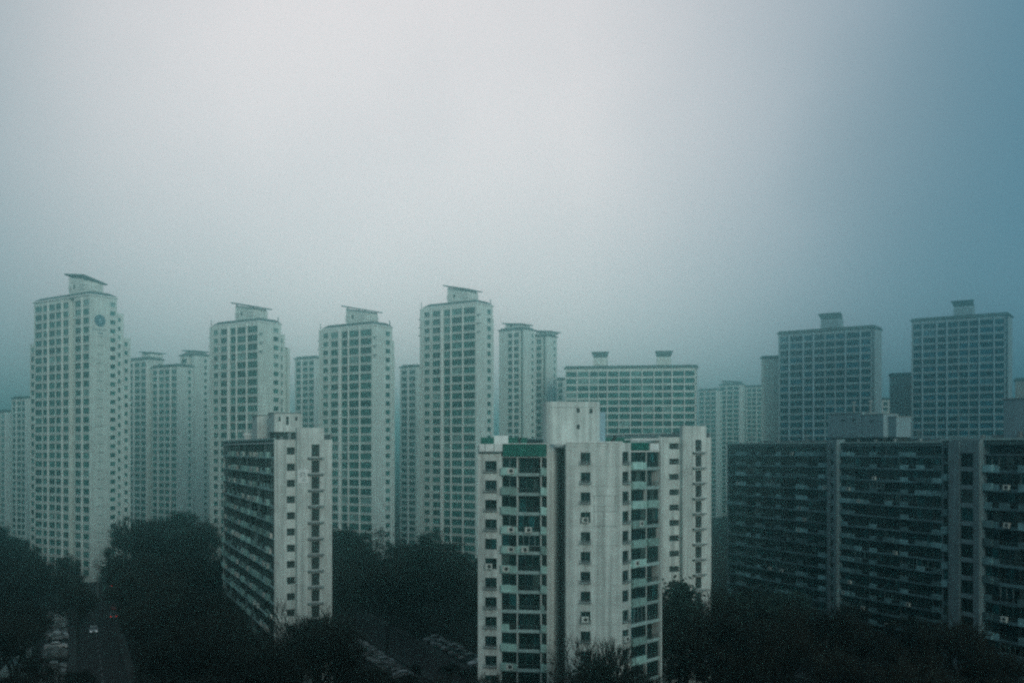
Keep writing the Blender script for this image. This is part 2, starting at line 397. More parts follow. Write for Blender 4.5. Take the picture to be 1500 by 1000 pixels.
B.penthouse(L*.55, L*.55+8.6, 1.8, 8.2, H+1.6, H+5.2, tilt=1.3, rise=-2.0, over=1.2, lift=1.3)
for i in range(24):
    c = MB(); z = H-12.6-i*2.8
    c.box(L+.003, L+.06, 2.7, 4.7, z, z+.22); c.build('wall_vent', ('wall_dark',), B.root)
c = MB(); Tf = frame(L, 0, math.pi/2)
def disc(mb, r, d0, d1, cx, cz, mi, n=24, rr=None):
    pts = [(cx+(r if rr is None or i % 2 == 0 else rr)*math.cos(2*math.pi*i/n+.3), cz+(r if rr is None or i % 2 == 0 else rr)*math.sin(2*math.pi*i/n+.3)) for i in range(n)]
    mb.poly([Tf(a, d1, z) for a, z in pts], mi)
    for i in range(n):
        a, b = pts[i], pts[(i+1) % n]; mb.quad(Tf(a[0], d0, a[1]), Tf(b[0], d0, b[1]), Tf(b[0], d1, b[1]), Tf(a[0], d1, a[1]), mi)
disc(c, 1.9, -.002, -.08, 3.6, H-7.6, 0); disc(c, 1.55, -.083, -.12, 3.6, H-7.6, 1); disc(c, 1.42, -.123, -.15, 3.6, H-7.6, 0)
disc(c, 1.0, -.153, -.2, 3.6, H-7.6, 1, 12, .38)
c.build('emblem', ('emblem', 'emblem2'), B.root)
c = MB()
for i in range(7):      # unreadable row of letters under the emblem, then a short second row
    x = 1.1+i*.72; z = H-10.7
    c.box(x, x+.42, -.06, -.003, z, z+.12, 0, Tf); c.box(x+.15, x+.27, -.06, -.003, z+.123, z+.5, 0, Tf); c.box(x, x+.42, -.06, -.003, z+.503, z+.6, 0, Tf)
for i in range(3):
    x = 2.9+i*.6; z = H-11.7; c.box(x, x+.45, -.06, -.003, z, z+.4, 0, Tf)
c.build('lettering', ('emblem',), B.root, kind='stuff')
B.done()

tower_a('apartment_tower', 'white and teal tower behind the left slab block, tilted canopy on its penthouse', 378, 315, 307, 471, (2.2, 3, 3.0, 7))
tower_a('apartment_tower', 'white and teal tower standing free right of the left slab block', 545, 314, 467, 476, (1.6, 4, 1.2, 9))
tower_a('apartment_tower', 'tallest middle tower rising directly left of the square centre block', 697, 327, 615, 444, (1.3, 4, .8, 9))

def grid_tower(name, label, rx, Y, lx, ytop, mods, D=11, ph=(.3, 6.5), dark=True, phh=3.6, m=None, extra=True, group=None, glass='glassblue', wall='wall_blue', stuff=False, fh=2.8, right=None, nf=40, trim='trim_blue'):
    if m is None: wx = WX; rz = TW
    else: wx = Vector((1, m)).normalized(); rz = math.atan2(m, 1)
    P = Vector((px(rx, Y), Y)); L = hit(P, -wx, lx); P = P - wx*L; H = pz(ytop, Y)
    B = Bld(name, label, P, rz, wall=wall, trim=trim, glass=glass, group=group)
    if stuff: B.stuff = MB()
    B.vol(0, L, 0, D, H, front=mods, right=right or [('r', 1.6, .9), ('w', D-2.4), ('w', .8)], fh=fh, nf=nf)
    b = MB(); b.box(-.5, L+.5, -.5, D+.3, H+.01, H+.5); b.box(0, L, 0, D, H+.5, H+1.1); b.build('roof', ('roof',), B.root)
    if ph:
        for pf in (ph[0] if isinstance(ph[0], tuple) else (ph[0],)):
            x0 = L*pf; w = ph[1]; z0 = H+1.1; z1 = z0+phh
            b = MB(); b.box(x0, x0+w, 2.2, 7.5, z0, z1); b.build('penthouse', (wall,), B.root)
            for i in range(4):
                c = MB(); z = z0+phh*(.12+.21*i); c.box(x0-.18, x0+w+.18, 2.0, 7.7, z, z+.2); c.build('louvre', (trim,), B.root)
            c = MB(); zb, zt = z1+.01, z1+2.3
            lo = [(x0, 2.4), (x0+w, 2.4), (x0+w, 7.2), (x0, 7.2)]; hi = [(x0-.9, 1.4), (x0+w+.9, 1.4), (x0+w-.6, 8), (x0-.3, 8)]
            for i in range(4):
                j = (i+1) % 4; c.quad(lo[i]+(zb,), lo[j]+(zb,), hi[j]+(zt,), hi[i]+(zt,))
            c.poly([q+(zt,) for q in hi]); c.build('canopy', ('roof',), B.root)
    B.done(); return B, L, H
g = lambda w, m=0: ('o', w*1.2, .42, 2.45, m)
mods = [('w', .5), g(2.6), ('p', .35), g(3.8, 1), ('p', .35), g(2.6), ('p', .4), g(2.9, 1), ('w', .3), g(2.6, 0), ('w', .3), g(2.6), ('p', .3), g(3.8), ('p', .3), g(3.0), ('w', .6)]
grid_tower('apartment_tower', 'dark blue glazed tower behind the right slab, left one of the pair with roof tanks', 1280, 372, 1140, 480, mods, ph=(.44, 7.0), right=[('r', 1.4, 1.2), ('w', 7), ('w', 1.5)])
B, L2, H2 = grid_tower('apartment_tower', 'darkest blue glazed tower at the right edge, right one of the pair', 1476, 374, 1335, 461, mods, ph=(.44, 6.6), right=[('r', 1.4, 1.2), ('w', 7), ('w', 1.5)])
sm = [('w', .4), g(4.2), ('p', .4), g(4.4), ('p', .4), g(3.3, 0), ('w', .3), g(3.3, 0), ('p', .4), g(4.2), ('p', .35), g(4.2), ('p', .35), g(4.3), ('p', .35), g(4.3), ('p', .35), g(3.1, 0), ('w', .4), g(3.2, 0), ('p', .5), g(4.4), ('p', .35), g(4.4), ('w', .4)]
grid_tower('apartment_slab', 'wide hazy slab block with two dark roof tanks, behind the centre block', 1021, 389, 828, 538, sm, ph=((.215, .70), 5.4), phh=3.4, m=-.14, glass='glass', wall='wall', nf=24, trim='trim')

def hazy(name, label, lx, rx, Y, ytop, n, m=-.7, D=8, fh=2.8, cap=None, group=None, blank=0, rec=False, wall='wall', sideD=None):
    wx = Vector((1, m)).normalized(); rx -= min(6, (rx-lx)*.2); P = Vector((px(rx, Y), Y)); L = hit(P, -wx, lx); P = P-wx*L; H = pz(ytop, Y)
    B = Bld(name, label, P, math.atan2(m, 1), wall=wall, group=group); B.stuff = MB()
    cols = [('w', .5+blank)]
    for i in range(n):
        cols += [('o', 2.5, .65, 2.4, 1 if i % 2 else 0), ('w' if i % 2 else 'p', .55)]
        if rec and i == n//2: cols += [('r', 1.5, 1.5), ('w', .8)]
    B.vol(0, L, 0, D, H, front=cols, right=[('w', D-2.6), ('o', 1.4, .9, 2.3, 0), ('w', 1.2)], fh=fh)
    b = MB(); b.box(-.4, L+.4, -.4, D+.4, H+.01, H+.5); b.box(.5, L-.5, .5, D-.5, H+.5, H+1.1); b.build('roof', ('roof',), B.root)
    if cap:
        f0, w, h, tl = cap; B.penthouse(L*f0, L*f0+w, 2, 8, H+1.1, H+1.1+h, tilt=tl, over=1.2)
    B.done(); return B
hazy('apartment_tower', 'faint hazy tower cut by the left edge of the photo', -30, 15, 470, 603, 5)
hazy('apartment_tower', 'pale hazy tower just left of the emblem tower', 17, 44, 450, 583, 3)
hazy('apartment_tower', 'hazy tower just right of the emblem tower, flat roof', 186, 222, 425, 526, 3, cap=(.55, 6, 1.6, .6))
hazy('apartment_tower', 'hazy tower with three window columns between emblem tower and the next core', 222, 266, 415, 536, 4)
hazy('stair_core_tower', 'tall hazy core with dark slots and tilted cap, left of the left slab block', 264, 289, 425, 520, 1, rec=True, cap=(.1, 6.2, .6, .6))
hazy('apartment_tower', 'narrow hazy wing between the capped core and the tower behind the left slab', 289, 306, 435, 538, 1)
hazy('apartment_tower', 'hazy tower seen between the two canopy towers left of centre', 432, 468, 440, 524, 3)
hazy('apartment_tower', 'hazy glazed tower just left of the tallest middle tower', 586, 616, 425, 537, 2, D=10)
hazy('apartment_tower', 'hazy blank walled tower with tilted canopy behind the tallest middle tower', 731, 774, 405, 482, 2, blank=4, rec=True, cap=(.15, 8, 1.0, .9))
hazy('apartment_tower', 'hazy tower whose canopy sits lower, right of its blank walled twin', 775, 807, 418, 492, 2, rec=True, cap=(.25, 7, .6, .9))
hazy('apartment_tower', 'low hazy block peeping out left of the wide slab with roof tanks', 808, 829, 440, 556, 2)
hazy('apartment_tower', 'faint hazy tower right of the wide slab, lowest step', 1023, 1056, 600, 571, 3)
hazy('apartment_tower', 'faint hazy tower in the far middle right with slanted cap', 1054, 1090, 610, 563, 3, cap=(.1, 9, .6, .8))
hazy('apartment_tower', 'faint hazy tower half hidden by the plain grey end wall', 1086, 1122, 620, 566, 4)
grid_tower('apartment_block', 'plain grey end wall block left of the blue glazed pair', 1146, 400, 1115, 524, [('w', 1), ('w', 8)], ph=None, D=10, m=-.5, wall='wall', glass='glass')
grid_tower('apartment_block', 'dark plain end wall block between the two blue glazed towers', 1340, 420, 1303, 549, [('w', 1), ('w', 8)], ph=None, D=10, m=-.5, wall='wall_dark')
hazy('apartment_tower', 'small hazy tower low between the blue glazed pair', 1284, 1306, 520, 585, 2)
grid_tower('apartment_block', 'dark block cut by the right edge beside the darkest glazed tower', 1530, 400, 1487, 556, [('w', 1), ('w', 8)], ph=None, D=10, m=-.5, wall='wall_dark')

# ------------------------------------------------------------------ near slab blocks
FH = 2.7
BM = {}
def balcony_mesh(w, kind, dim=False):
    key = ('b', round(w, 2), kind, dim)
    if key in BM: return BM[key]
    b = MB(); b.box(.02, w-.02, 0, 1.28, 0, .16, 0)
    if kind == 'panel':
        b.box(.02, w*.62, -.38, .1, .163, 1.2, 1); b.box(w*.62+.003, w-.02, -.02, .1, .163, 1.1, 1)
    elif kind == 'half':
        b.box(.02, w*.5, -.02, .1, .163, 1.15, 1); b.box(w*.5+.003, w-.02, -.0, .1, .163, .42, 0)
        b.box(w*.5, w-.02, .02, .06, 1.0, 1.06, 2)
        for i in range(6): x = w*.5+(w*.5-.1)*(i+.5)/6; b.box(x-.02, x+.02, .02, .06, .42, 1.0, 2)
    else:
        b.box(.02, w-.02, 0, .1, .163, .45, 0); b.box(.02, w-.02, .02, .06, 1.02, 1.08, 2)
        for i in range(10): x = .1+(w-.2)*(i+.5)/10; b.box(x-.02, x+.02, .02, .06, .453, 1.02, 2)
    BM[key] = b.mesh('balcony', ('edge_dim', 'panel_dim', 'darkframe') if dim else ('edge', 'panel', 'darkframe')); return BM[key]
def ac_mesh():
    if 'ac' in BM: return BM['ac']
    b = MB(); b.box(0, .95, -.42, -.03, 0, .75, 0); n = 14; c = (.55, .38)
    pts = [(c[0]+.27*math.cos(2*math.pi*i/n), -.424, c[1]+.27*math.sin(2*math.pi*i/n)) for i in range(n)]
    b.poly(pts, 1); b.box(.05, .1, -.45, .0, -.06, -.003, 0); b.box(.85, .9, -.45, 0, -.06, -.003, 0)
    BM['ac'] = b.mesh('air_conditioner', ('unit', 'fan')); return BM['ac']
def balcony_row(B, ox, oy, ang, widths, kinds, ztop, nf, seed, deep=1.3, acp=.0, lastfin=True, zroof=None):
    rg = random.Random(seed); T = frame(ox, oy, ang); x = 0; tot = sum(widths)
    b = B.wall
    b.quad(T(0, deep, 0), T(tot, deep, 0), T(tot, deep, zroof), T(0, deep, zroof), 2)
    for j, w in enumerate(widths):
        if j % 2 == 0: b.box(x-.07, x+.07, .03, deep-.003, 0, ztop-.003, 2 if j else 0, T)
        for f in range(nf):
            zb = ztop-(f+1)*FH
            if zb < .5: break
            kd = kinds[j % len(kinds)]
            if rg.random() < .28: kd = rg.choice(['panel', 'half', 'rail'])
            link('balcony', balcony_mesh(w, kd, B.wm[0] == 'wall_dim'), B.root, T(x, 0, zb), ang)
            base = {'panel': 1.16, 'half': 1.16, 'rail': .46}[kd]; q = rg.random()
            fm = 'frame' if rg.random() < .16 else 'darkframe'
            if q < .72 or kd != 'rail':
                near_win(w-.16, FH-base-.03, rg.choice([2, 3]) if w > 3 else 1, (fm, 'glassnear'), .06, B.root, T(x+.08, .14 if q < .6 else .5, zb+base), ang, 'balcony_window')
            else: near_win(w-.16, FH-.4, 2, (fm, 'glassnear'), .06, B.root, T(x+.08, 1.2, zb+.18), ang, 'balcony_window')
            if rg.random() < acp: link('air_conditioner', ac_mesh(), B.root, T(x+rg.uniform(.2, max(.3, w-1.3)), 0, zb+.35), ang)
        x += w
    # roof-level lintel
    b.box(0, tot, 0, deep-.003, ztop-.12, ztop+.05, 1, T)

def elevator_house(B, x0, x1, y0, y1, z0, z1, holes=(), wall='wall_near', cap=True):
    b = MB(); b.box(x0, x1, y0, y1, z0, z1)
    if cap: b.box(x0-.12, x1+.12, y0-.12, y1+.12, z1+.003, z1+.2, 2)
    for (face, s, z, w, h) in holes:
        if face == 'f': b.box(x0+s, x0+s+w, y0-.02, y0-.003, z0+z, z0+z+h, 1)
        else: b.box(x1+.003, x1+.02, y0+s, y0+s+w, z0+z, z0+z+h, 1)
    b.build('lift_house', (wall, 'dark', 'wall_dark'), B.root)

def slab(label, near, Ynear, farx, D, ztop_y, nbays, group=None, seed=1, end=None, nf=15, gap=None, wallm='wall_near', acp=.02, bw=None):
    P0 = Vector((px(near, Ynear), Ynear)); L = hit(P0, U, farx); Pf = P0+U*L; H = pz(ztop_y, Ynear)
    B = Bld('slab_apartment_block', label, Pf, RU, wall=wallm, trim='trim', glass='glassnear', frm='darkframe', group=group)
    return B, L, H
def side_dressing(B, L, D, H, y0=0):
    b = MB(); b.box(-.3, L+.02, -.15, .15, H+.003, H+.28, 0); b.build('cornice', ('edge',), B.root)
    b = MB(); b.box(0, L-.3, D-.3, D, H+.004, H+.9); b.build('roof_parapet', ('wall_dark',), B.root)
    b = MB()
    for i in range(int(L/6)):
        x = 3+i*6+random.uniform(-1, 1)
        b.box(x, x+.5, D*.4, D*.4+.5, H+.004, H+random.uniform(.5, 1.3))
    b.build('roof_vent', ('wall_dark',), B.root, kind='stuff')

STAIRS = [('w', 1.35), ('o', 1.35, .40, 2.42, 0, 'open'), ('w', .75)]
def end_stair(B, L, ya, yb, H, oy0, ow, zt):
    """stair block proud of the end wall with a tall opening and a ledge on every floor"""
    cols = [('w', oy0-ya), ('o', ow, .42, 2.46, 0, 'open'), ('w', yb-oy0-ow)]
    B.vol(L+.003, L+.9, ya, yb, H+2.0, right=cols, fh=FH, ztop=zt, nf=16, ledge=False)
    for i in range(15):
        z = zt-(i+1)*FH
        if z < 2: break
        c = MB(); c.box(0, .75, -.65, ow+.65, -.12, .12)
        link('ledge', c.mesh('ledge', ('wall_dark',)), B.root, (L+.903, oy0, z+.2))
# left slab
B, L, H = slab('slab block seen end on at left, stair slot and ledges on its pale end wall', 402, 165, 327, 9.6, 643.5, 16)
D = 9.7; zt = H-.55
B.vol(0, L, 1.31, D, H, right=[('w', .75), ('o', 1.35, .75, 1.95, 0, 'open'), ('w', 6.3)], fh=FH, ztop=zt, ledge=False)
B.wall.box(L-.25, L-.003, 0, 1.31, 0, H, 0); B.wall.box(0, .2, 0, 1.3, 0, H, 0); B.wall.box(.2, L-.25, 0, 1.31, H-.35, H, 3)
B.wall.box(L, L+.0, 0, 0, 0, 0)
nb = 18; balcony_row(B, .2, 0, 0, [(L-.45)/nb]*nb, ['panel', 'rail', 'half', 'rail'], zt, 15, 3, zroof=H-.35, acp=.22)
end_stair(B, L, 3.55, 8.1, H, 6.0, 1.35, zt)
side_dressing(B, L, D, H)
for (lx, rx, Yh, yt, hl) in ((364, 391, 191, 608, [('f', 3, 2.8, .9, .5)]), (389, 428, 186, 606, [])):
    xa, xb = L-(Yh-165)/.914-2, L-(Yh-165)/.914+2.5
    pass
elevator_house(B, L-34, L-28, 2.0, 6.8, H+.003, pz(609, 192), [('f', 2, 4.0, .9, .5)])
elevator_house(B, L-25.5, L-19.5, 3.6, 8.8, H+1.6, pz(605, 184), [('r', .8, 2.0, .4, .8), ('r', 2.2, 1.3, .5, 1.6), ('r', 3.9, 2.1, .4, .8)])
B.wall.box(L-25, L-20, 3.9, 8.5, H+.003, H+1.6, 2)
b = MB(); b.box(L-38, L-36.5, 1, 2.5, H+.004, H+1.0); b.box(L-38.3, L-36.2, .8, 2.7, H+1.0, H+1.7); b.build('water_tank', ('trim',), B.root)
# emblem patch on the stair block
c = MB(); Te = frame(L+.9, 3.6, math.pi/2)
c.box(.15, 1.9, -.03, -.003, H-7.2, H-5.0, 0, Te); c.build('faded_sign_panel', ('trim',), B.root)
c = MB()
for (a, z, w, h) in ((.5, -5.6, .8, .12), (.5, -6.3, .12, .68), (1.18, -6.3, .12, .68), (.75, -6.1, .12, .3), (.9, -6.6, .45, .12), (.6, -6.9, .9, .12)):
    c.box(a, a+w, -.06, -.033, H+z, H+z+h, 0, Te)
c.build('sign_mark', ('wall_dark',), B.root)
B.done()

# slab end behind the centre block
B, L, H = slab('pale slab end with stair slot and ledges, standing right behind the centre block', 966, 174, 920, 10.8, 640, 16)
L = 60; Pn = Vector((px(966, 174), 174)); B.P = Pn+U*L; B.root.location = (B.P.x, B.P.y, 0)
D = 10.9; zt = H-.2
B.vol(0, L, 1.31, D, H, right=[('w', .75), ('o', 2.0, .80, 1.85, 0, 'open'), ('w', 6.9)], fh=FH, ztop=zt, ledge=False)
B.wall.box(L-.25, L-.003, 0, 1.31, 0, H, 0); B.wall.box(0, L-.26, 0, 1.31, H-.35, H, 3)
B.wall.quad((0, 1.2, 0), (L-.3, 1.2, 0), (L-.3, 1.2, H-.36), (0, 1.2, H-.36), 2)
end_stair(B, L, 4.2, 9.2, H, 6.9, 1.3, zt)
side_dressing(B, L, D, H)
c = MB(); Te = frame(L+.9, 4.3, math.pi/2)
for (a, z, w, h) in ((.4, -5.6, .9, .1), (.3, -6.3, .1, .7), (.3, -6.8, .5, .1), (1.0, -6.6, .1, .7), (1.3, -6.6, .5, .1), (1.7, -6.4, .1, .5)):
    c.box(a, a+w, -.05, -.003, H+z, H+z+h, 0, Te)
c.build('sign_mark', ('wall_dark',), B.root)
B.done()

# right slab
B, L, H = slab('long dark slab block of stacked balconies across the right of the photo', 1380, 207, 1065, 10, 648, 18, wallm='wall_blue')
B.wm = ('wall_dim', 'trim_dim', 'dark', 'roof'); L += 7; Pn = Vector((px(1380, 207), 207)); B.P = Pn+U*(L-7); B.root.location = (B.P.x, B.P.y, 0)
D = 11; zt = H-.5
B.vol(0, L, 1.31, D, H, fh=FH)
gs = 41.0; ge = 44.2
B.wall.box(L-.25, L-.003, 0, 1.31, 0, H, 0); B.wall.box(0, .2, 0, 1.3, 0, H, 0); B.wall.box(.2, L-.25, .02, 1.31, H-.35, H, 3)
kd = ['rail', 'panel', 'rail', 'half', 'rail', 'half', 'rail', 'panel']
balcony_row(B, .2, 0, 0, [(gs-.2)/10]*10, kd, zt, 15, 11, zroof=H-.35, acp=.08)
balcony_row(B, ge, 0, 0, [(L-.25-ge)/8]*8, kd[1:]+kd[:1], zt, 15, 12, zroof=H-.35, acp=.08)
B.vol(gs+.003, ge-.003, -1.0, 1.3, H+.9, front=[('p', .9), ('o', 1.1, .7, 2.0, 0), ('p', .9)], fh=FH, ztop=zt, ledge=False)
side_dressing(B, L, D, H)
def on_slab(B, L0, x, Y): return None
def lx_at(B, x, d):   # local x on the slab's line offset d inward that projects to column x
    q = B.P + V*d; return hit(q, -U, x)
for (a, b_, yt, dd, hl) in ((1213, 1262, 607, 4.5, [('f', 4.5, 3.9, 1.3, .45), ('f', 8.2, 3.9, 1.3, .45)]), (1263, 1294, 608, 4.5, [('f', 2.6, 3.4, .7, .5)]), (1299, 1313, 611, 6.0, [])):
    xa, xb = lx_at(B, a, dd), lx_at(B, b_, dd)
    Yc = (B.P - U*xa + V*dd)[1]
    elevator_house(B, xa, xb, dd, dd+4.5, H+1.4, pz(yt, Yc), hl, wall='wall_blue')
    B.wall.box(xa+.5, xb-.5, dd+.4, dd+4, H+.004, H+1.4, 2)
for q in (1246, 1270, 1097):
    xa = lx_at(B, q, 5); b = MB(); zt2 = pz(593, 250) if q > 1100 else H+2.0; z0 = pz(607, 250)-.2 if q > 1100 else H+.004
    b.tube((xa, 6, z0), (xa, 6, zt2), .22, .22, 8); b.tube((xa, 6, zt2), (xa, 6, zt2+.35), .6, .45, 8); b.build('roof_vent', ('wall_dark',), B.root)
B.done()

# nearest right block with stair tower
Pn = Vector((px(1380, 153.2), 153.2)); H = pz(645, 153)
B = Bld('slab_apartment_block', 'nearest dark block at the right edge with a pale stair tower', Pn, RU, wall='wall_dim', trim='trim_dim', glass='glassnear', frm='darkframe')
L = 46; D = 11; zt = H-.9
B.vol(0, L, 1.31, D, H, fh=FH)
B.wall.box(.0, .12, 0, 1.3, 0, H, 0); B.wall.box(.12, L, .02, 1.31, H-.7, H, 3)
ta = hit(Pn, -U, 1396); tb = hit(Pn, -U, 1441)
balcony_row(B, .12, 0, 0, [ta-.2], ['panel'], zt, 15, 21, zroof=H-.7)
balcony_row(B, tb+.05, 0, 0, [2.6, 3.4]*6, ['panel', 'rail'], zt-1.2, 15, 22, zroof=H-.7, acp=.12)
B.vol(ta, tb, -.7, 1.3, H+.15, front=[('p', 1.9), ('o', 2.5, .35, 2.4, 1), ('p', 1.0)], fh=FH, ztop=zt-.7, ledge=False)
side_dressing(B, L, D, H)
elevator_house(B, hit(Pn+V*5, -U, 1470), 26, 5, 10.5, H+.004, pz(585, 148), [], wall='wall_blue')
B.done()

# added unseen block for the camera's own building, made tall to shade lower walls
B = Bld('slab_apartment_block', 'slab block at the photographer\'s back, seen only from other viewpoints', (-70, -14), 0, wall='wall_near', glass='glassnear', frm='darkframe')
B.vol(0, 140, 0, 12, 62, fh=FH)
B.wall.quad((0, 12.02, 0), (140, 12.02, 0), (140, 12.02, .4), (0, 12.02, .4), 2)
c = MB()
for f in range(22):
    for i in range(20):
        x = 1.2+i*7; z = .8+f*FH; c.box(x, x+4.6, 12.003, 12.05, z, z+1.5, 1)
c.build('window', ('darkframe', 'glassnear'), B.root, kind='stuff')
B.done()

# ------------------------------------------------------------------ centre block
Y0 = 138.4
PA = Vector((px(700, 138.4), 138.4)); PB = Vector((px(801, 137.0), 137.0))
B = Bld('centre_apartment_block', 'large pale block in the centre with angled wings and green glazed balconies', PA, 0, wall='wall_near', glass='glassnear', frm='darkframe')
def lc(x, Y): p = Vector((px(x, Y), Y)); return (p.x-PA.x, p.y-PA.y)
rzA = math.atan2(PB.y-PA.y, PB.x-PA.x); LA = (PB-PA).length
H = pz(650, 138); zt = H-1.75
s1 = LA*(1/9.6)
def near_windows(B, ox, oy, ang, x, w, sill, head, zt, nf, seed):
    rg = random.Random(seed); T = frame(ox, oy, ang)
    for f in range(nf):
        zb = zt-(f+1)*FH
        if zb < 1: break
        near_win(w, head-sill, 1, ('darkframe', 'glassnear'), .08, B.root, T(x, .22, zb+sill), ang)
        c = MB() if 'wg%.2f' % w not in BM else None
        if c is not None:
            c.box(-.12, w+.12, -.42, -.003, -.10, -.02); c.box(-.12, w+.12, -.42, -.37, .30, .34)
            for i in range(9): xx = -.1+(w+.16)*i/8; c.box(xx, xx+.04, -.41, -.37, -.02, .30)
            for xx in (-.12, w+.08): c.box(xx, xx+.04, -.37, -.003, .30, .34)
            BM['wg%.2f' % w] = c.mesh('window_guard', ('wall_dark',))
        if rg.random() < .85: link('window_guard', BM['wg%.2f' % w], B.root, T(x, 0, zb+sill-.02), ang)
        if rg.random() < .15:
            link('air_conditioner', ac_mesh(), B.root, T(x+.1, 0, zb+sill+.02), ang)
def wallface(B, ox, oy, ang, Wd, z0, z1, spans, zt, nf):
    """spans: plain widths and ('h', width, sill, head) holes without windows"""
    T = frame(ox, oy, ang); x = 0; b = B.wall; rr = .28
    for c in spans:
        w = c[1]; x1 = x+w
        if c[0] == 'w': b.quad(T(x, 0, z0), T(x1, 0, z0), T(x1, 0, z1), T(x, 0, z1))
        else:
            sill, head = c[2:4]; ztt = z1
            for f in range(nf):
                zb = zt-(f+1)*FH
                if zb < 1: break
                za, zh = zb+sill, zb+head
                b.quad(T(x, 0, zh), T(x1, 0, zh), T(x1, 0, ztt), T(x, 0, ztt))
                for (a, e) in ((za, za), (zh, zh)): b.quad(T(x, 0, a), T(x1, 0, a), T(x1, rr, a), T(x, rr, a))
                for xx in (x, x1): b.quad(T(xx, 0, za), T(xx, rr, za), T(xx, rr, zh), T(xx, 0, zh))
                ztt = za
            b.quad(T(x, 0, z0), T(x1, 0, z0), T(x1, 0, ztt), T(x, 0, ztt))
        x = x1
w0, ww, w1_ = 1.0, 1.65, .62
wallface(B, 0, 0, rzA, LA, 0, H, [('w', w0), ('h', ww, .62, 2.12), ('w', w1_)], zt, 16)
near_windows(B, 0, 0, rzA, w0, ww, .62, 2.12, zt, 16, 5)
xb = w0+ww+w1_; T = frame(0, 0, rzA)
o0 = T(xb, 0, 0)
balcony_row(B, o0[0], o0[1], rzA, [2.25], ['panel'], zt, 16, 31, zroof=H, acp=.42)
o0 = T(xb+2.25, 0, 0); balcony_row(B, o0[0], o0[1], rzA, [3.3], ['rail'], zt, 16, 35, zroof=H, acp=.08)
o0 = T(xb+5.55, 0, 0); balcony_row(B, o0[0], o0[1], rzA, [LA-xb-5.55], ['panel'], zt, 16, 33, zroof=H)
# green sheet over the top balconies, white box left of it
c = MB(); c.box(xb+.35, LA-.02, -.35, 1.2, zt+.06, zt+1.75, 0, T)
for i in range(7): x = xb+.35+(LA-xb-.4)*i/6; c.box(x-.03, x+.03, -.39, -.353, zt+.06, zt+1.75, 0, T)
c.box(xb+.3, LA, -.45, 1.3, zt+1.753, zt+1.85, 1, T); c.build('green_cladding', ('roofgreen', 'trim'), B.root)
c = MB(); c.box(.3, xb+.25, -.55, -.003, zt+.75, zt+1.75, 0, T); c.box(1.1, 1.18, -.6, -.553, zt+.7, zt+1.8, 1, T); c.box(2.35, 2.43, -.6, -.553, zt+.7, zt+1.8, 1, T); c.box(.1, xb+.1, -.6, -.0, zt+.6, zt+.74, 1, T); c.build('roof_edge_box', ('trim', 'wall_dark'), B.root)
# recess: curved wall
c0 = lc(801, 137.0)
rec = [lc(801, 137.05), lc(806, 137.3), lc(811, 137.9), lc(815, 138.8), lc(818.5, 140.0), lc(821, 141.6), lc(822.5, 143.2), (lc(822.5, 143.2)[0]+.6, lc(822.5, 143.2)[1]), (lc(829, 135.5)[0], lc(822.5, 143.2)[1]), lc(829, 135.5)]
for i in range(len(rec)-1):
    a, b_ = rec[i], rec[i+1]; B.wall.quad((a[0], a[1], 0), (b_[0], b_[1], 0), (b_[0], b_[1], H-.003), (a[0], a[1], H-.003))
B.wall.box(c0[0]+.8, lc(829, 135.5)[0]-.003, c0[1]+1.3, c0[1]+7, H-.5, H-.05)      # lintel above the recess
# blank wall
q0 = lc(829, 135.5); q1 = lc(911, 135.5); Wb = q1[0]-q0[0]; zt2 = pz(655, 135.5)
ws = px(850.5, 135.5)-px(829, 135.5)
wallface(B, q0[0], q0[1], 0, Wb, 0, H+.15, [('w', ws), ('h', 1.33, .55, 2.0), ('w', Wb-ws-1.33)], zt2, 16)
near_windows(B, q0[0], q0[1], 0, ws, 1.33, .55, 2.0, zt2, 16, 9)
c = MB(); c.box(q0[0]-1.6, q1[0]+.1, q0[1]-.12, q0[1]+1.2, H+.153, H+.32); c.build('roof_coping', ('trim',), B.root)
c = MB()     # shallow patched joints in the render
for f in range(13):
    z = zt2-f*FH+.12; c.box(q0[0]+.05, q1[0]-.05, q0[1]-.012, q0[1]-.003, z, z+.02)
for (x, z0, z1) in ((870, 726, 768), (901, 726, 772), (884, 750, 772)):
    xx = lc(x, 135.5)[0]; c.box(xx, xx+.05, q0[1]-.022, q0[1]-.013, pz(z1, 135.5), pz(z0, 135.5))
for zz in (726, 749, 771): c.box(lc(868, 135.5)[0], lc(904, 135.5)[0], q0[1]-.032, q0[1]-.023, pz(zz, 135.5), pz(zz, 135.5)+.05)
c.build('wall_joint', ('wall_dark',), B.root, kind='stuff')
# right wing at about 48 degrees
d48 = Vector((.673, .74)); a48 = math.atan2(.74, .673); PQ = Vector((px(911, 135.5), 135.5))
LR = hit(PQ, d48, 967.5); sw = hit(PQ, d48, 924)
wallface(B, q1[0], q1[1], a48, sw, 0, H+.15, [('w', .12), ('h', sw-.55, .5, 2.1), ('w', .43)], zt2, 16)
near_windows(B, q1[0], q1[1], a48, .12, sw-.55, .5, 2.1, zt2, 16, 14)
T8 = frame(q1[0], q1[1], a48)
o0 = T8(sw, 0, 0); wl = (LR-.35-sw)
balcony_row(B, o0[0], o0[1], a48, [wl*.55], ['panel'], zt2-.5, 16, 41, zroof=H+.15, acp=.3)
o0 = T8(sw+wl*.55, 0, 0); balcony_row(B, o0[0], o0[1], a48, [wl*.45], ['rail'], zt2-.5, 16, 42, zroof=H+.15, acp=.1)
B.wall.box(LR-.35, LR, -.25, 5, 0, H+.9, 0, T8)
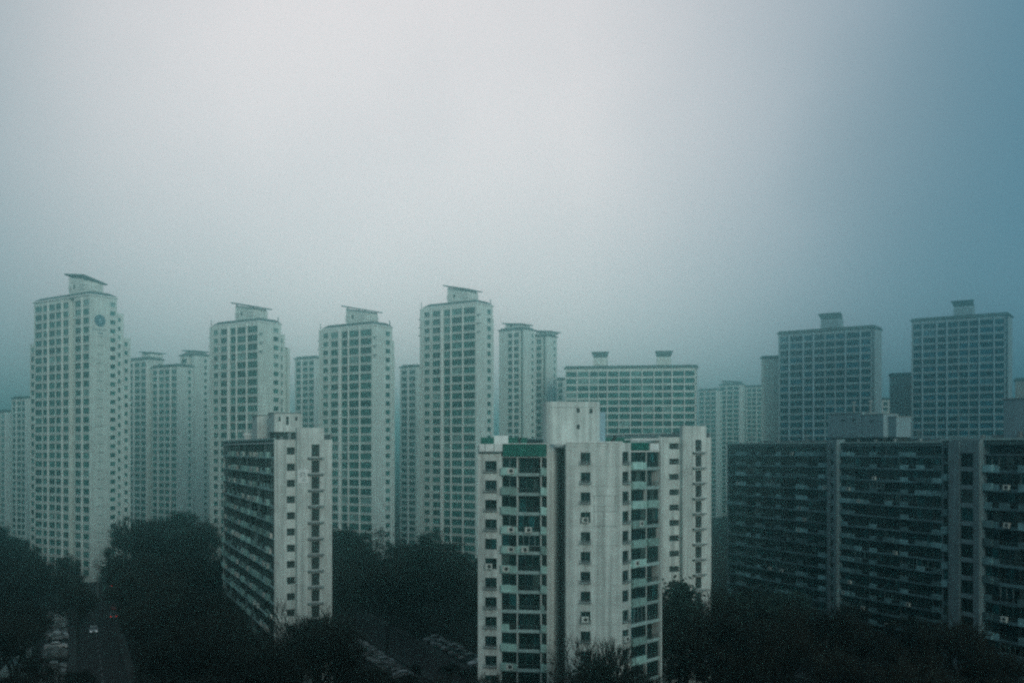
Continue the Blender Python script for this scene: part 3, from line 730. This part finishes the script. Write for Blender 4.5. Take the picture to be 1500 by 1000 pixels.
c = MB(); c.box(sw+.05, sw+wl*.62, -.1, 1.0, zt2-.4, H+.2, 0, T8); c.box(sw+.03, LR-.4, -.2, 1.1, H+.52, H+.72, 1, T8); c.build('green_cladding', ('roofgreen', 'trim'), B.root)
c = MB(); c.box(sw+wl*.66, LR-.5, -.12, 1.0, zt2-.4, H+.1, 0, T8); c.build('roof_edge_box', ('trim',), B.root)
# body behind and roof
back = [(0, 0), (0, 15), (T8(LR, 5, 0)[0]+1, 18), T8(LR, 5, 0)[:2], T8(LR-.4, 1.35, 0)[:2], T8(sw, 1.35, 0)[:2], (q1[0], q1[1]+.3), (q0[0]+.3, q0[1]+.3), (q0[0]+.3, 6.3), (rec[6][0]+.1, 6.3), (rec[6][0]-.2, 5.0), (rec[3][0]-.4, 2.0), (c0[0]-.05, 1.4), T(xb, 1.4, 0)[:2], T(xb, .35, 0)[:2], T(.01, .35, 0)[:2]]
B.wall.prism(back, 0, H-.1, 0, True)
B.wall.quad((0, 0, 0), (0, 15, 0), (0, 15, H), (0, 0, H))
b = MB(); b.box(.1, 7, 9.6, 9.9, H-.098, H+1.0); b.build('roof_parapet', ('roofgreen',), B.root); b = MB(); b.box(16, 24.4, 8.5, 8.8, H-.098, H+1.0); b.build('roof_parapet', ('roofgreen',), B.root)
# lift house
hx0, hx1 = px(797, 145)-PA.x, px(880, 145)-PA.x
yh = 145-PA.y; c = MB(); pts = []
for (cx_, cy_, a0) in ((hx0+1.3, yh+1.3, 180), (hx1-1.3, yh+1.3, 270), (hx1-1.3, yh+5, 0), (hx0+1.3, yh+5, 90)):
    pts += [(cx_+1.3*math.cos(R(a0+k*22.5)), cy_+1.3*math.sin(R(a0+k*22.5))) for k in range(5)]
zt3 = pz(588, 145); c.prism(pts, H-.098, zt3)
for (sx, zz) in ((4.75, 4.6), (6.6, 4.5), (4.75, 2.2)): c.box(hx0+sx, hx0+sx+.45, yh-.02, yh-.003, H+zz, H+zz+.65, 1)
c.box(hx0+.9, hx1-.9, yh-.03, yh-.003, H+5.35, H+5.40, 2)
c.build('lift_house', ('wall_near', 'dark', 'wall_dark'), B.root)
for i, (vx, vh) in enumerate(((1.2, 2.6), (7.5, 1.6))):
    c = MB(); c.tube((hx0+vx, yh+3, zt3), (hx0+vx, yh+3, zt3+vh), .035, .02, 5); c.build('antenna', ('metal',), B.root)
c = MB(); c.box(hx1+.003, hx1+.8, 146.5-PA.y, 150-PA.y, H-.098, pz(603, 146)); c.build('vent_shaft', ('trim_blue',), B.root)
c = MB(); c.tube((px(897, 138)-PA.x, 1, H+.3), (px(897, 138)-PA.x+.5, .6, H+1.0), .15, .3, 8); c.build('roof_vent', ('dark',), B.root)
c = MB(); c.tube((5.8, 2.0, H-.1), (5.8, 2, H+.9), .12, .25, 8); c.build('roof_vent', ('dark',), B.root)
c = MB(); c.box(2.2, 4.2, 3, 4.5, H-.098, H+1.2); c.build('roof_shed', ('trim',), B.root)
RECTS.append((PA, 0, -3, 27, -3, 19))
B.done()

# ------------------------------------------------------------------ cars
def carparts(paint, van=False):
    key = ('car', paint, van)
    if key in BM: return BM[key]
    hh = 1.85 if van else 1.45
    prof = [(-2.25, .35), (-2.28, .75), (-1.95, .95 if not van else 1.1), (-1.35, hh-.03 if van else .98), (-.75, hh), (.55, hh), (1.15, .98), (2.1, .82), (2.27, .6), (2.25, .35)]
    b = MB(); n = len(prof); w = .86
    def wd(z): return w if z < 1.0 else w-.18*(z-1)/.45
    lo = [(x, -wd(z), z) for x, z in prof]; hi = [(x, wd(z), z) for x, z in prof]
    b.poly(lo); b.poly(hi[::-1])
    for i in range(n): j = (i+1) % n; b.quad(lo[i], lo[j], hi[j], hi[i])
    body = b.mesh('body', (paint,))
    g = MB()
    zt = hh-.08
    for sg in (-1, 1):
        g.quad((-1.2, sg*(wd(1.02)+.006), 1.02), (1.0, sg*(wd(1.02)+.006), 1.02), (.5, sg*(wd(zt)+.006), zt), (-.78, sg*(wd(zt)+.006), zt))
    g.quad((1.12, -.72, 1.03), (1.12, .72, 1.03), (.62, .62, zt+.02), (.62, -.62, zt+.02))
    if not van: g.quad((-1.36, -.72, 1.03), (-1.36, .72, 1.03), (-.84, .62, zt+.02), (-.84, -.62, zt+.02))
    glass = g.mesh('window', ('carglass',))
    t = MB(); k = 12
    for y in (-.1, .1):
        t.poly([(.32*math.cos(2*math.pi*i/k), y, .32*math.sin(2*math.pi*i/k)) for i in range(k)])
    t.tube((0, -.1, 0), (0, .1, 0), .32, .32, k); wheel = t.mesh('wheel', ('tyre',))
    l = MB(); l.box(2.2, 2.29, -.15, .15, -.08, .08); lamp = l.mesh('headlight', ('metal',)); l2 = MB(); l2.box(-2.31, -2.26, -.14, .14, -.07, .07)
    l3 = MB(); l3.box(2.2, 2.3, -.18, .18, -.1, .1)
    BM[key] = (body, glass, wheel, lamp, l2.mesh('tail_light', ('car_red',)), l3.mesh('headlight', ('headlight',)), MB.mesh(l2, 'tail_light', ('redlight',)))
    return BM[key]
def car(paint, p, rz, label, group=None, van=False, on=None, name='parked_car'):
    bd, gl, wh, hl, tl, hon, ton = carparts(paint, van)
    r = thing(name, label, 'van' if van else 'car', (p[0], p[1], .013), rz, group)
    link('body', bd, r); link('window', gl, r)
    for sx in (-1.4, 1.4):
        for sy in (-.78, .78): link('wheel', wh, r, (sx, sy, .32))
    for sy in (-.6, .6):
        link('headlight', hon if on == 'head' else hl, r, (0, sy, .68)); link('tail_light', ton if on == 'tail' else tl, r, (0, sy, .8))
    return r
aV = math.atan2(V.y, V.x); aU = math.atan2(U.y, U.x)
rg = random.Random(5)
paints = ['car_white', 'car_silver', 'car_grey', 'car_silver', 'car_grey', 'car_black', 'car_black']
names = {'car_white': 'white', 'car_silver': 'silver', 'car_grey': 'grey', 'car_black': 'black'}
lotnames = ['in the row beside the road at lower left', 'in the lot between the left slab and the centre block', 'in the lot beside the centre block']
for li, ((c, a, b_, w), ln) in enumerate(zip(LOTS, lotnames)):
    c = Vector(c)
    for i in range(int((b_-a)/2.6)):
        if rg.random() < .22: continue
        p = c + U*(a+i*2.6+1.3) + V*rg.uniform(-.3, .3)
        pt = rg.choice(paints)
        car(pt, p, aV + (0 if rg.random() < .7 else math.pi) + rg.uniform(-.03, .03), '%s car parked %s' % (names[pt], ln), 'cars parked ' + ln)
def gp(x, y): Y = CZ*F/(y-HY); return (px(x, Y), Y)
car('car_silver', gp(137, 926), aU+math.pi, 'silver car with lit headlights driving towards us on the left road', on='head', name='car')
car('car_grey', gp(166, 905), aU, 'grey car with red tail lights lit on the left road', on='tail', name='car')
car('car_yellow', gp(121, 897), aU, 'pale yellow van at the roadside in the lower left', van=True, name='van')
car('car_red', gp(168, 893), aU+.1, 'dark red car beside the left road', name='parked_car')

# street lamp, signals, canvas roof
def lampost(p, h, label):
    r = thing('street_lamp', label, 'street lamp', (p[0], p[1], 0))
    b = MB(); b.tube((0, 0, 0), (0, 0, h), .13, .07, 8); b.build('pole', ('metal',), r)
    for s_ in (-1, 1):
        b = MB(); b.tube((0, 0, h), (s_*1.8, 0, h+.3), .05, .05, 6); b.build('arm', ('metal',), r)
        b = MB(); b.box(s_*1.8-.5, s_*1.8+.5, -.18, .18, h+.2, h+.38); b.build('lamp_head', ('trim',), r)
lampost(gp(143, 876), 9, 'double headed street lamp on the left road')
for x, y, t in ((166, 857, 'left'), (180, 856, 'right')):
    Y = 262; r = thing('traffic_light', 'red traffic light, %s of the two above the lower left road' % t, 'traffic light', (px(x, Y), Y, 0))
    b = MB(); b.tube((0, .2, 0), (0, .2, 6.2), .09, .07, 8); b.build('pole', ('metal',), r)
    b = MB(); b.box(-.55, .55, -.1, .12, 5.2, 5.65); b.build('housing', ('dark',), r)
    b = MB(); b.poly([(-.35+.17*math.cos(i*math.pi/6), -.11, 5.43+.17*math.sin(i*math.pi/6)) for i in range(12)]); b.build('lamp', ('redlight',), r)
# aerials and rails on the near roofs
for (x, Yr, h, z0) in ((372, 188, 3.2, 48.6), (412, 184, 2.4, 48.2), (1000, 176, 2.2, 43.6), (1180, 245, 2.6, 42.6), (1345, 215, 2.8, 42.6)):
    r_ = thing('tv_aerial', 'thin tv aerial on the roof edge %s' % {372: 'of the left slab lift house, left one', 412: 'of the left slab lift house, right one', 1000: 'of the slab end right of the centre block', 1180: 'of the long right slab, far one', 1345: 'of the long right slab, near one'}[x], 'aerial', (px(x, Yr), Yr, z0))
    b = MB(); b.tube((0, 0, -.6), (0, 0, h), .05, .03, 5); b.build('mast', ('metal',), r_)
    b = MB()
    for i in range(4): b.tube((-.7+.1*i, 0, h-.2-.28*i), (.7-.1*i, 0, h-.2-.28*i), .025, .025, 4)
    b.build('crossbars', ('metal',), r_)
p = gp(18, 1012); b = MB(); s_ = 3.0
r = thing('tent', 'pale pointed canvas tent roof in the lower left corner', 'tent', (p[0], p[1], 0))
for i in range(4):
    t0, t1 = math.pi/4+i*math.pi/2, math.pi/4+(i+1)*math.pi/2
    b.poly([(s_*math.cos(t0), s_*math.sin(t0), 2.6), (s_*math.cos(t1), s_*math.sin(t1), 2.6), (0, 0, 6.0)])
b.build('roof', ('tent',), r)
for i in range(4):
    t0 = math.pi/4+i*math.pi/2; c = MB(); c.tube((s_*.95*math.cos(t0), s_*.95*math.sin(t0), 0), (s_*.95*math.cos(t0), s_*.95*math.sin(t0), 2.6), .05, .05, 6); c.build('pole', ('metal',), r)
# low annex at the left edge
p = gp(-6, 950)
B = Bld('low_building', 'low pale building at the lower left edge', p, RU, cat='building', wall='wall_near', frm='darkframe', glass='glassnear')
B.vol(0, 12, 0, 7, 6.4, front=[('w', 1), ('o', 2.2, .9, 2.2, 1), ('w', 1), ('o', 2.2, .9, 2.2, 1), ('w', 1)], right=[('w', 1), ('o', 2, .9, 2.2, 1), ('w', 1)], fh=3)
B.done()

# ------------------------------------------------------------------ trees
def bare_tree(seed, H=15.):
    rg = random.Random(seed); tr = MB(); cr = MB()
    def grow(p, d, ln, r, lev):
        n = 2 if lev < 3 else 1
        q = p
        for i in range(n):
            d2 = (d + Vector((rg.uniform(-1, 1), rg.uniform(-1, 1), rg.uniform(-.3, .6)))*.14).normalized(); e = q + d2*ln/n
            (tr if lev < 2 else cr).tube(q, e, r*(1-.35*i/n), r*(1-.35*(i+1)/n), 6 if lev == 0 else (4 if lev == 1 else 3)); q = e; d = d2
        if lev >= 5: return
        k = (5, 5, 5, 4, 4)[lev]
        for i in range(k):
            t = rg.uniform(.45, 1.0) if lev else rg.uniform(.75, 1)
            o_ = p + (q-p)*t
            sp = rg.uniform(.3, .72)
            az_ = 2*math.pi*(i+rg.random())/k
            u = d.orthogonal().normalized(); w = d.cross(u)
            dd = (d*math.cos(sp) + (u*math.cos(az_)+w*math.sin(az_))*math.sin(sp)); dd.z += .22; dd.normalize()
            grow(o_, dd, ln*rg.uniform(.55, .8), max(.022, r*rg.uniform(.42, .58)), lev+1)
    grow(Vector((0, 0, 0)), Vector((0, 0, 1)), H*.30, H*.016, 0)
    k = H/max(v[2] for v in cr.v)
    for m in (tr, cr): m.v = [(v[0]*k, v[1]*k, v[2]*k) for v in m.v]
    return tr.mesh('trunk', ('bark',)), cr.mesh('crown', ('twig',))
def evergreen(seed, H=14., conical=False):
    rg = random.Random(seed); tr = MB(); cr = MB()
    tr.tube((0, 0, 0), (rg.uniform(-.3, .3), 0, H*.9), H*.018, H*.005, 7)
    ncl = 46
    for i in range(ncl):
        t = rg.uniform(.28, 1.0); rad = (H*.26*(1.08-t) + .3) if conical else H*.25*math.sqrt(max(.05, 1-((t-.62)/.45)**2))
        a = rg.uniform(0, 2*math.pi); rr = rad*math.sqrt(rg.random()); c = Vector((rr*math.cos(a), rr*math.sin(a), H*t*.96))
        tr.tube((0, 0, c.z-rad*.25), c, .05, .03, 3)
        cs = H*.065*rg.uniform(.7, 1.3)
        for k in range(60):
            v = Vector((rg.gauss(0, 1), rg.gauss(0, 1), rg.gauss(0, .55)))*cs*.75; p = c+v
            s_ = rg.uniform(.16, .34); u = Vector((rg.uniform(-1, 1), rg.uniform(-1, 1), rg.uniform(-.6, .6))).normalized(); w = u.orthogonal().normalized()
            cr.poly([tuple(p-u*s_), tuple(p+w*s_*.5), tuple(p+u*s_), tuple(p-w*s_*.5)])
    return tr.mesh('trunk', ('bark',)), cr.mesh('crown', ('leaf',))
BT = [bare_tree(s) for s in range(5)]; ET = [evergreen(s) for s in range(20, 23)] + [evergreen(s, conical=True) for s in range(30, 32)]
LIM = [(-200, 770), (0, 768), (40, 790), (60, 800), (120, 812), (170, 806), (185, 765), (205, 748), (250, 741), (300, 760), (330, 800), (480, 770), (520, 772), (560, 800), (590, 786), (650, 774), (690, 806), (960, 830), (1045, 850), (1200, 868), (1380, 905), (1500, 920), (1700, 930)]
def lim(x):
    for (a, ya), (b_, yb) in zip(LIM, LIM[1:]):
        if a <= x <= b_: return ya+(yb-ya)*(x-a)/(b_-a)
    return 850
EDGE = 0
def blocked(x, y, pad=0):
    for P, rz, x0, x1, y0, y1 in RECTS:
        dx, dy = x-P[0], y-P[1]; c, s_ = math.cos(-rz), math.sin(-rz); lx, ly = dx*c-dy*s_, dx*s_+dy*c
        if x0-pad < lx < x1+pad and y0-pad < ly < y1+pad: return True
    for c, a, b_, w, k in [q+(-.6,) for q in ROADS]+[LOTS[0]+(-1.2,)]+[q+(.6,) for q in LOTS[1:]]:
        v = Vector((x, y))-Vector(c); su, sv = v.dot(U), v.dot(V)
        if a-1 < su < b_+1 and abs(sv) < w/2+k: return True
    return False
placed = []
def put_tree(x, y, h, ever, label, group):
    v = random.choice(ET if ever else BT); hb = 14. if ever else 15.
    r = thing('evergreen_tree' if ever else 'bare_tree', label, 'tree', (x, y, 0), random.uniform(0, 6.28), group)
    k = h/hb; r.scale = (k*random.uniform(.9, 1.15), k*random.uniform(.9, 1.15), k)
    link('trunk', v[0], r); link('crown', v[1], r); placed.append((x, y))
# picked-out trees first
for (xx, Y, top, ever, lb) in ((885, 122, 930, False, 'bare tree whose twigs rise against the blank wall of the centre block'),
                          (440, 146, 872, False, 'tall bare tree in front of the left slab end wall, left one'),
                          (468, 150, 890, False, 'tall bare tree in front of the left slab end wall, right one'),
                          (1000, 161, 846, False, 'tall bare tree in front of the slab end right of the centre block'),
                          (1032, 158, 872, False, 'lower bare tree in front of the slab end right of the centre block'),
                          (545, 285, 768, True, 'broad evergreen at the foot of the free standing teal tower'),
                          (630, 290, 774, True, 'evergreen at the foot of the tallest middle tower'),
                          (158, 290, 803, True, 'dark evergreen at the foot of the emblem tower'),
                          (975, 150, 868, False, 'bare tree between the centre block and the stair slotted slab end'),
                          (1060, 150, 880, False, 'bare tree in the gap before the long right slab'),
                          (478, 140, 905, False, 'low bare tree before the right edge of the left slab end'),
                          (455, 158, 880, False, 'middle bare tree before the stair slot of the left slab end'),
                          (420, 138, 905, False, 'low bare tree before the near corner of the left slab'),
                          (860, 119, 958, False, 'low bare tree at the bottom edge before the centre recess'),
                          (1395, 142, 885, False, 'bare tree in front of the pale stair tower at right')):
    put_tree(px(xx, Y), Y, pz(top, Y), ever, lb, None)
groves = [(-80, 190, 'in the grove below the emblem tower'), (190, 330, 'in the grove left of the left slab'), (330, 700, 'in the grove right of the left slab'), (700, 1050, 'around the foot of the centre block'), (1050, 1600, 'in the grove before the right slab')]
rg = random.Random(99); cnt = {'b': 0, 'e': 0}
def try_tree(xx, Y, mind, frac_e, hl, hh):
    x = px(xx, Y)
    if blocked(x, Y, 1.0): return False
    if any((x-a)**2+(Y-b_)**2 < mind*mind for a, b_ in placed): return False
    hmax = pz(lim(xx), Y) if not (700 < xx < 965 and Y < 140) else pz(960, Y)
    if (486 < xx < 700 and Y < 186) or (60 < xx < 200 and Y < 170): hmax = min(hmax, pz(965, Y))
    if 330 < xx < 486 and Y < 165: hmax = min(hmax, pz(905, Y))
    h = min(rg.uniform(hl, hh), hmax*rg.choice([1, .93, .86, .8, .74]))
    if (xx > 960 or 425 < xx < 500) and hmax < 23 and Y > 125 and rg.random() < .7: h = hmax*rg.uniform(.88, 1)
    if h < 4: return False
    ever = rg.random() < frac_e
    gn = next((g_[2] for g_ in groves if g_[0] <= xx <= g_[1]), groves[0][2])
    gn = gn.replace('in the ', {0: 'at the front of the ', 1: 'in the middle of the ', 2: 'at the back of the '}[(Y > 160)+(Y > 230)]) if gn.startswith('in the') else gn
    put_tree(x, Y, h, ever, ('dark evergreen tree ' if ever else 'leafless tree ') + gn, ('evergreens ' if ever else 'leafless trees ') + gn); cnt['e' if ever else 'b'] += 1
    return True
n = 0
while n < 90:                         # skyline of tall trees before the far towers
    if try_tree(rg.uniform(-60, 720), rg.uniform(268, 345), 5.0, .3, 17, 27): n += 1
n = 0; tries = 0
while n < 240 and tries < 9000:
    tries += 1
    xx = rg.uniform(-80, 1580); Y = 105+170*rg.random()**.8
    if try_tree(xx, Y, 5.2, .08, 11, 18): n += 1
print('TREES', cnt, n)

# ------------------------------------------------------------------ haze
b = MB(); b.box(-2700, 2700, -450, 3050, -1, 108)
hm = bpy.data.materials.new('haze'); hm.use_nodes = True; t = hm.node_tree; t.nodes.clear()
mo = t.nodes.new('ShaderNodeOutputMaterial'); pv = t.nodes.new('ShaderNodeVolumePrincipled')
pv.inputs['Color'].default_value = HAZE_C + (1,); pv.inputs['Density'].default_value = HAZE_D; pv.inputs['Anisotropy'].default_value = HAZE_G
t.links.new(pv.outputs[0], mo.inputs['Volume']); M['haze'] = hm
o = b.build('haze', ('haze',)); o['kind'] = 'stuff'
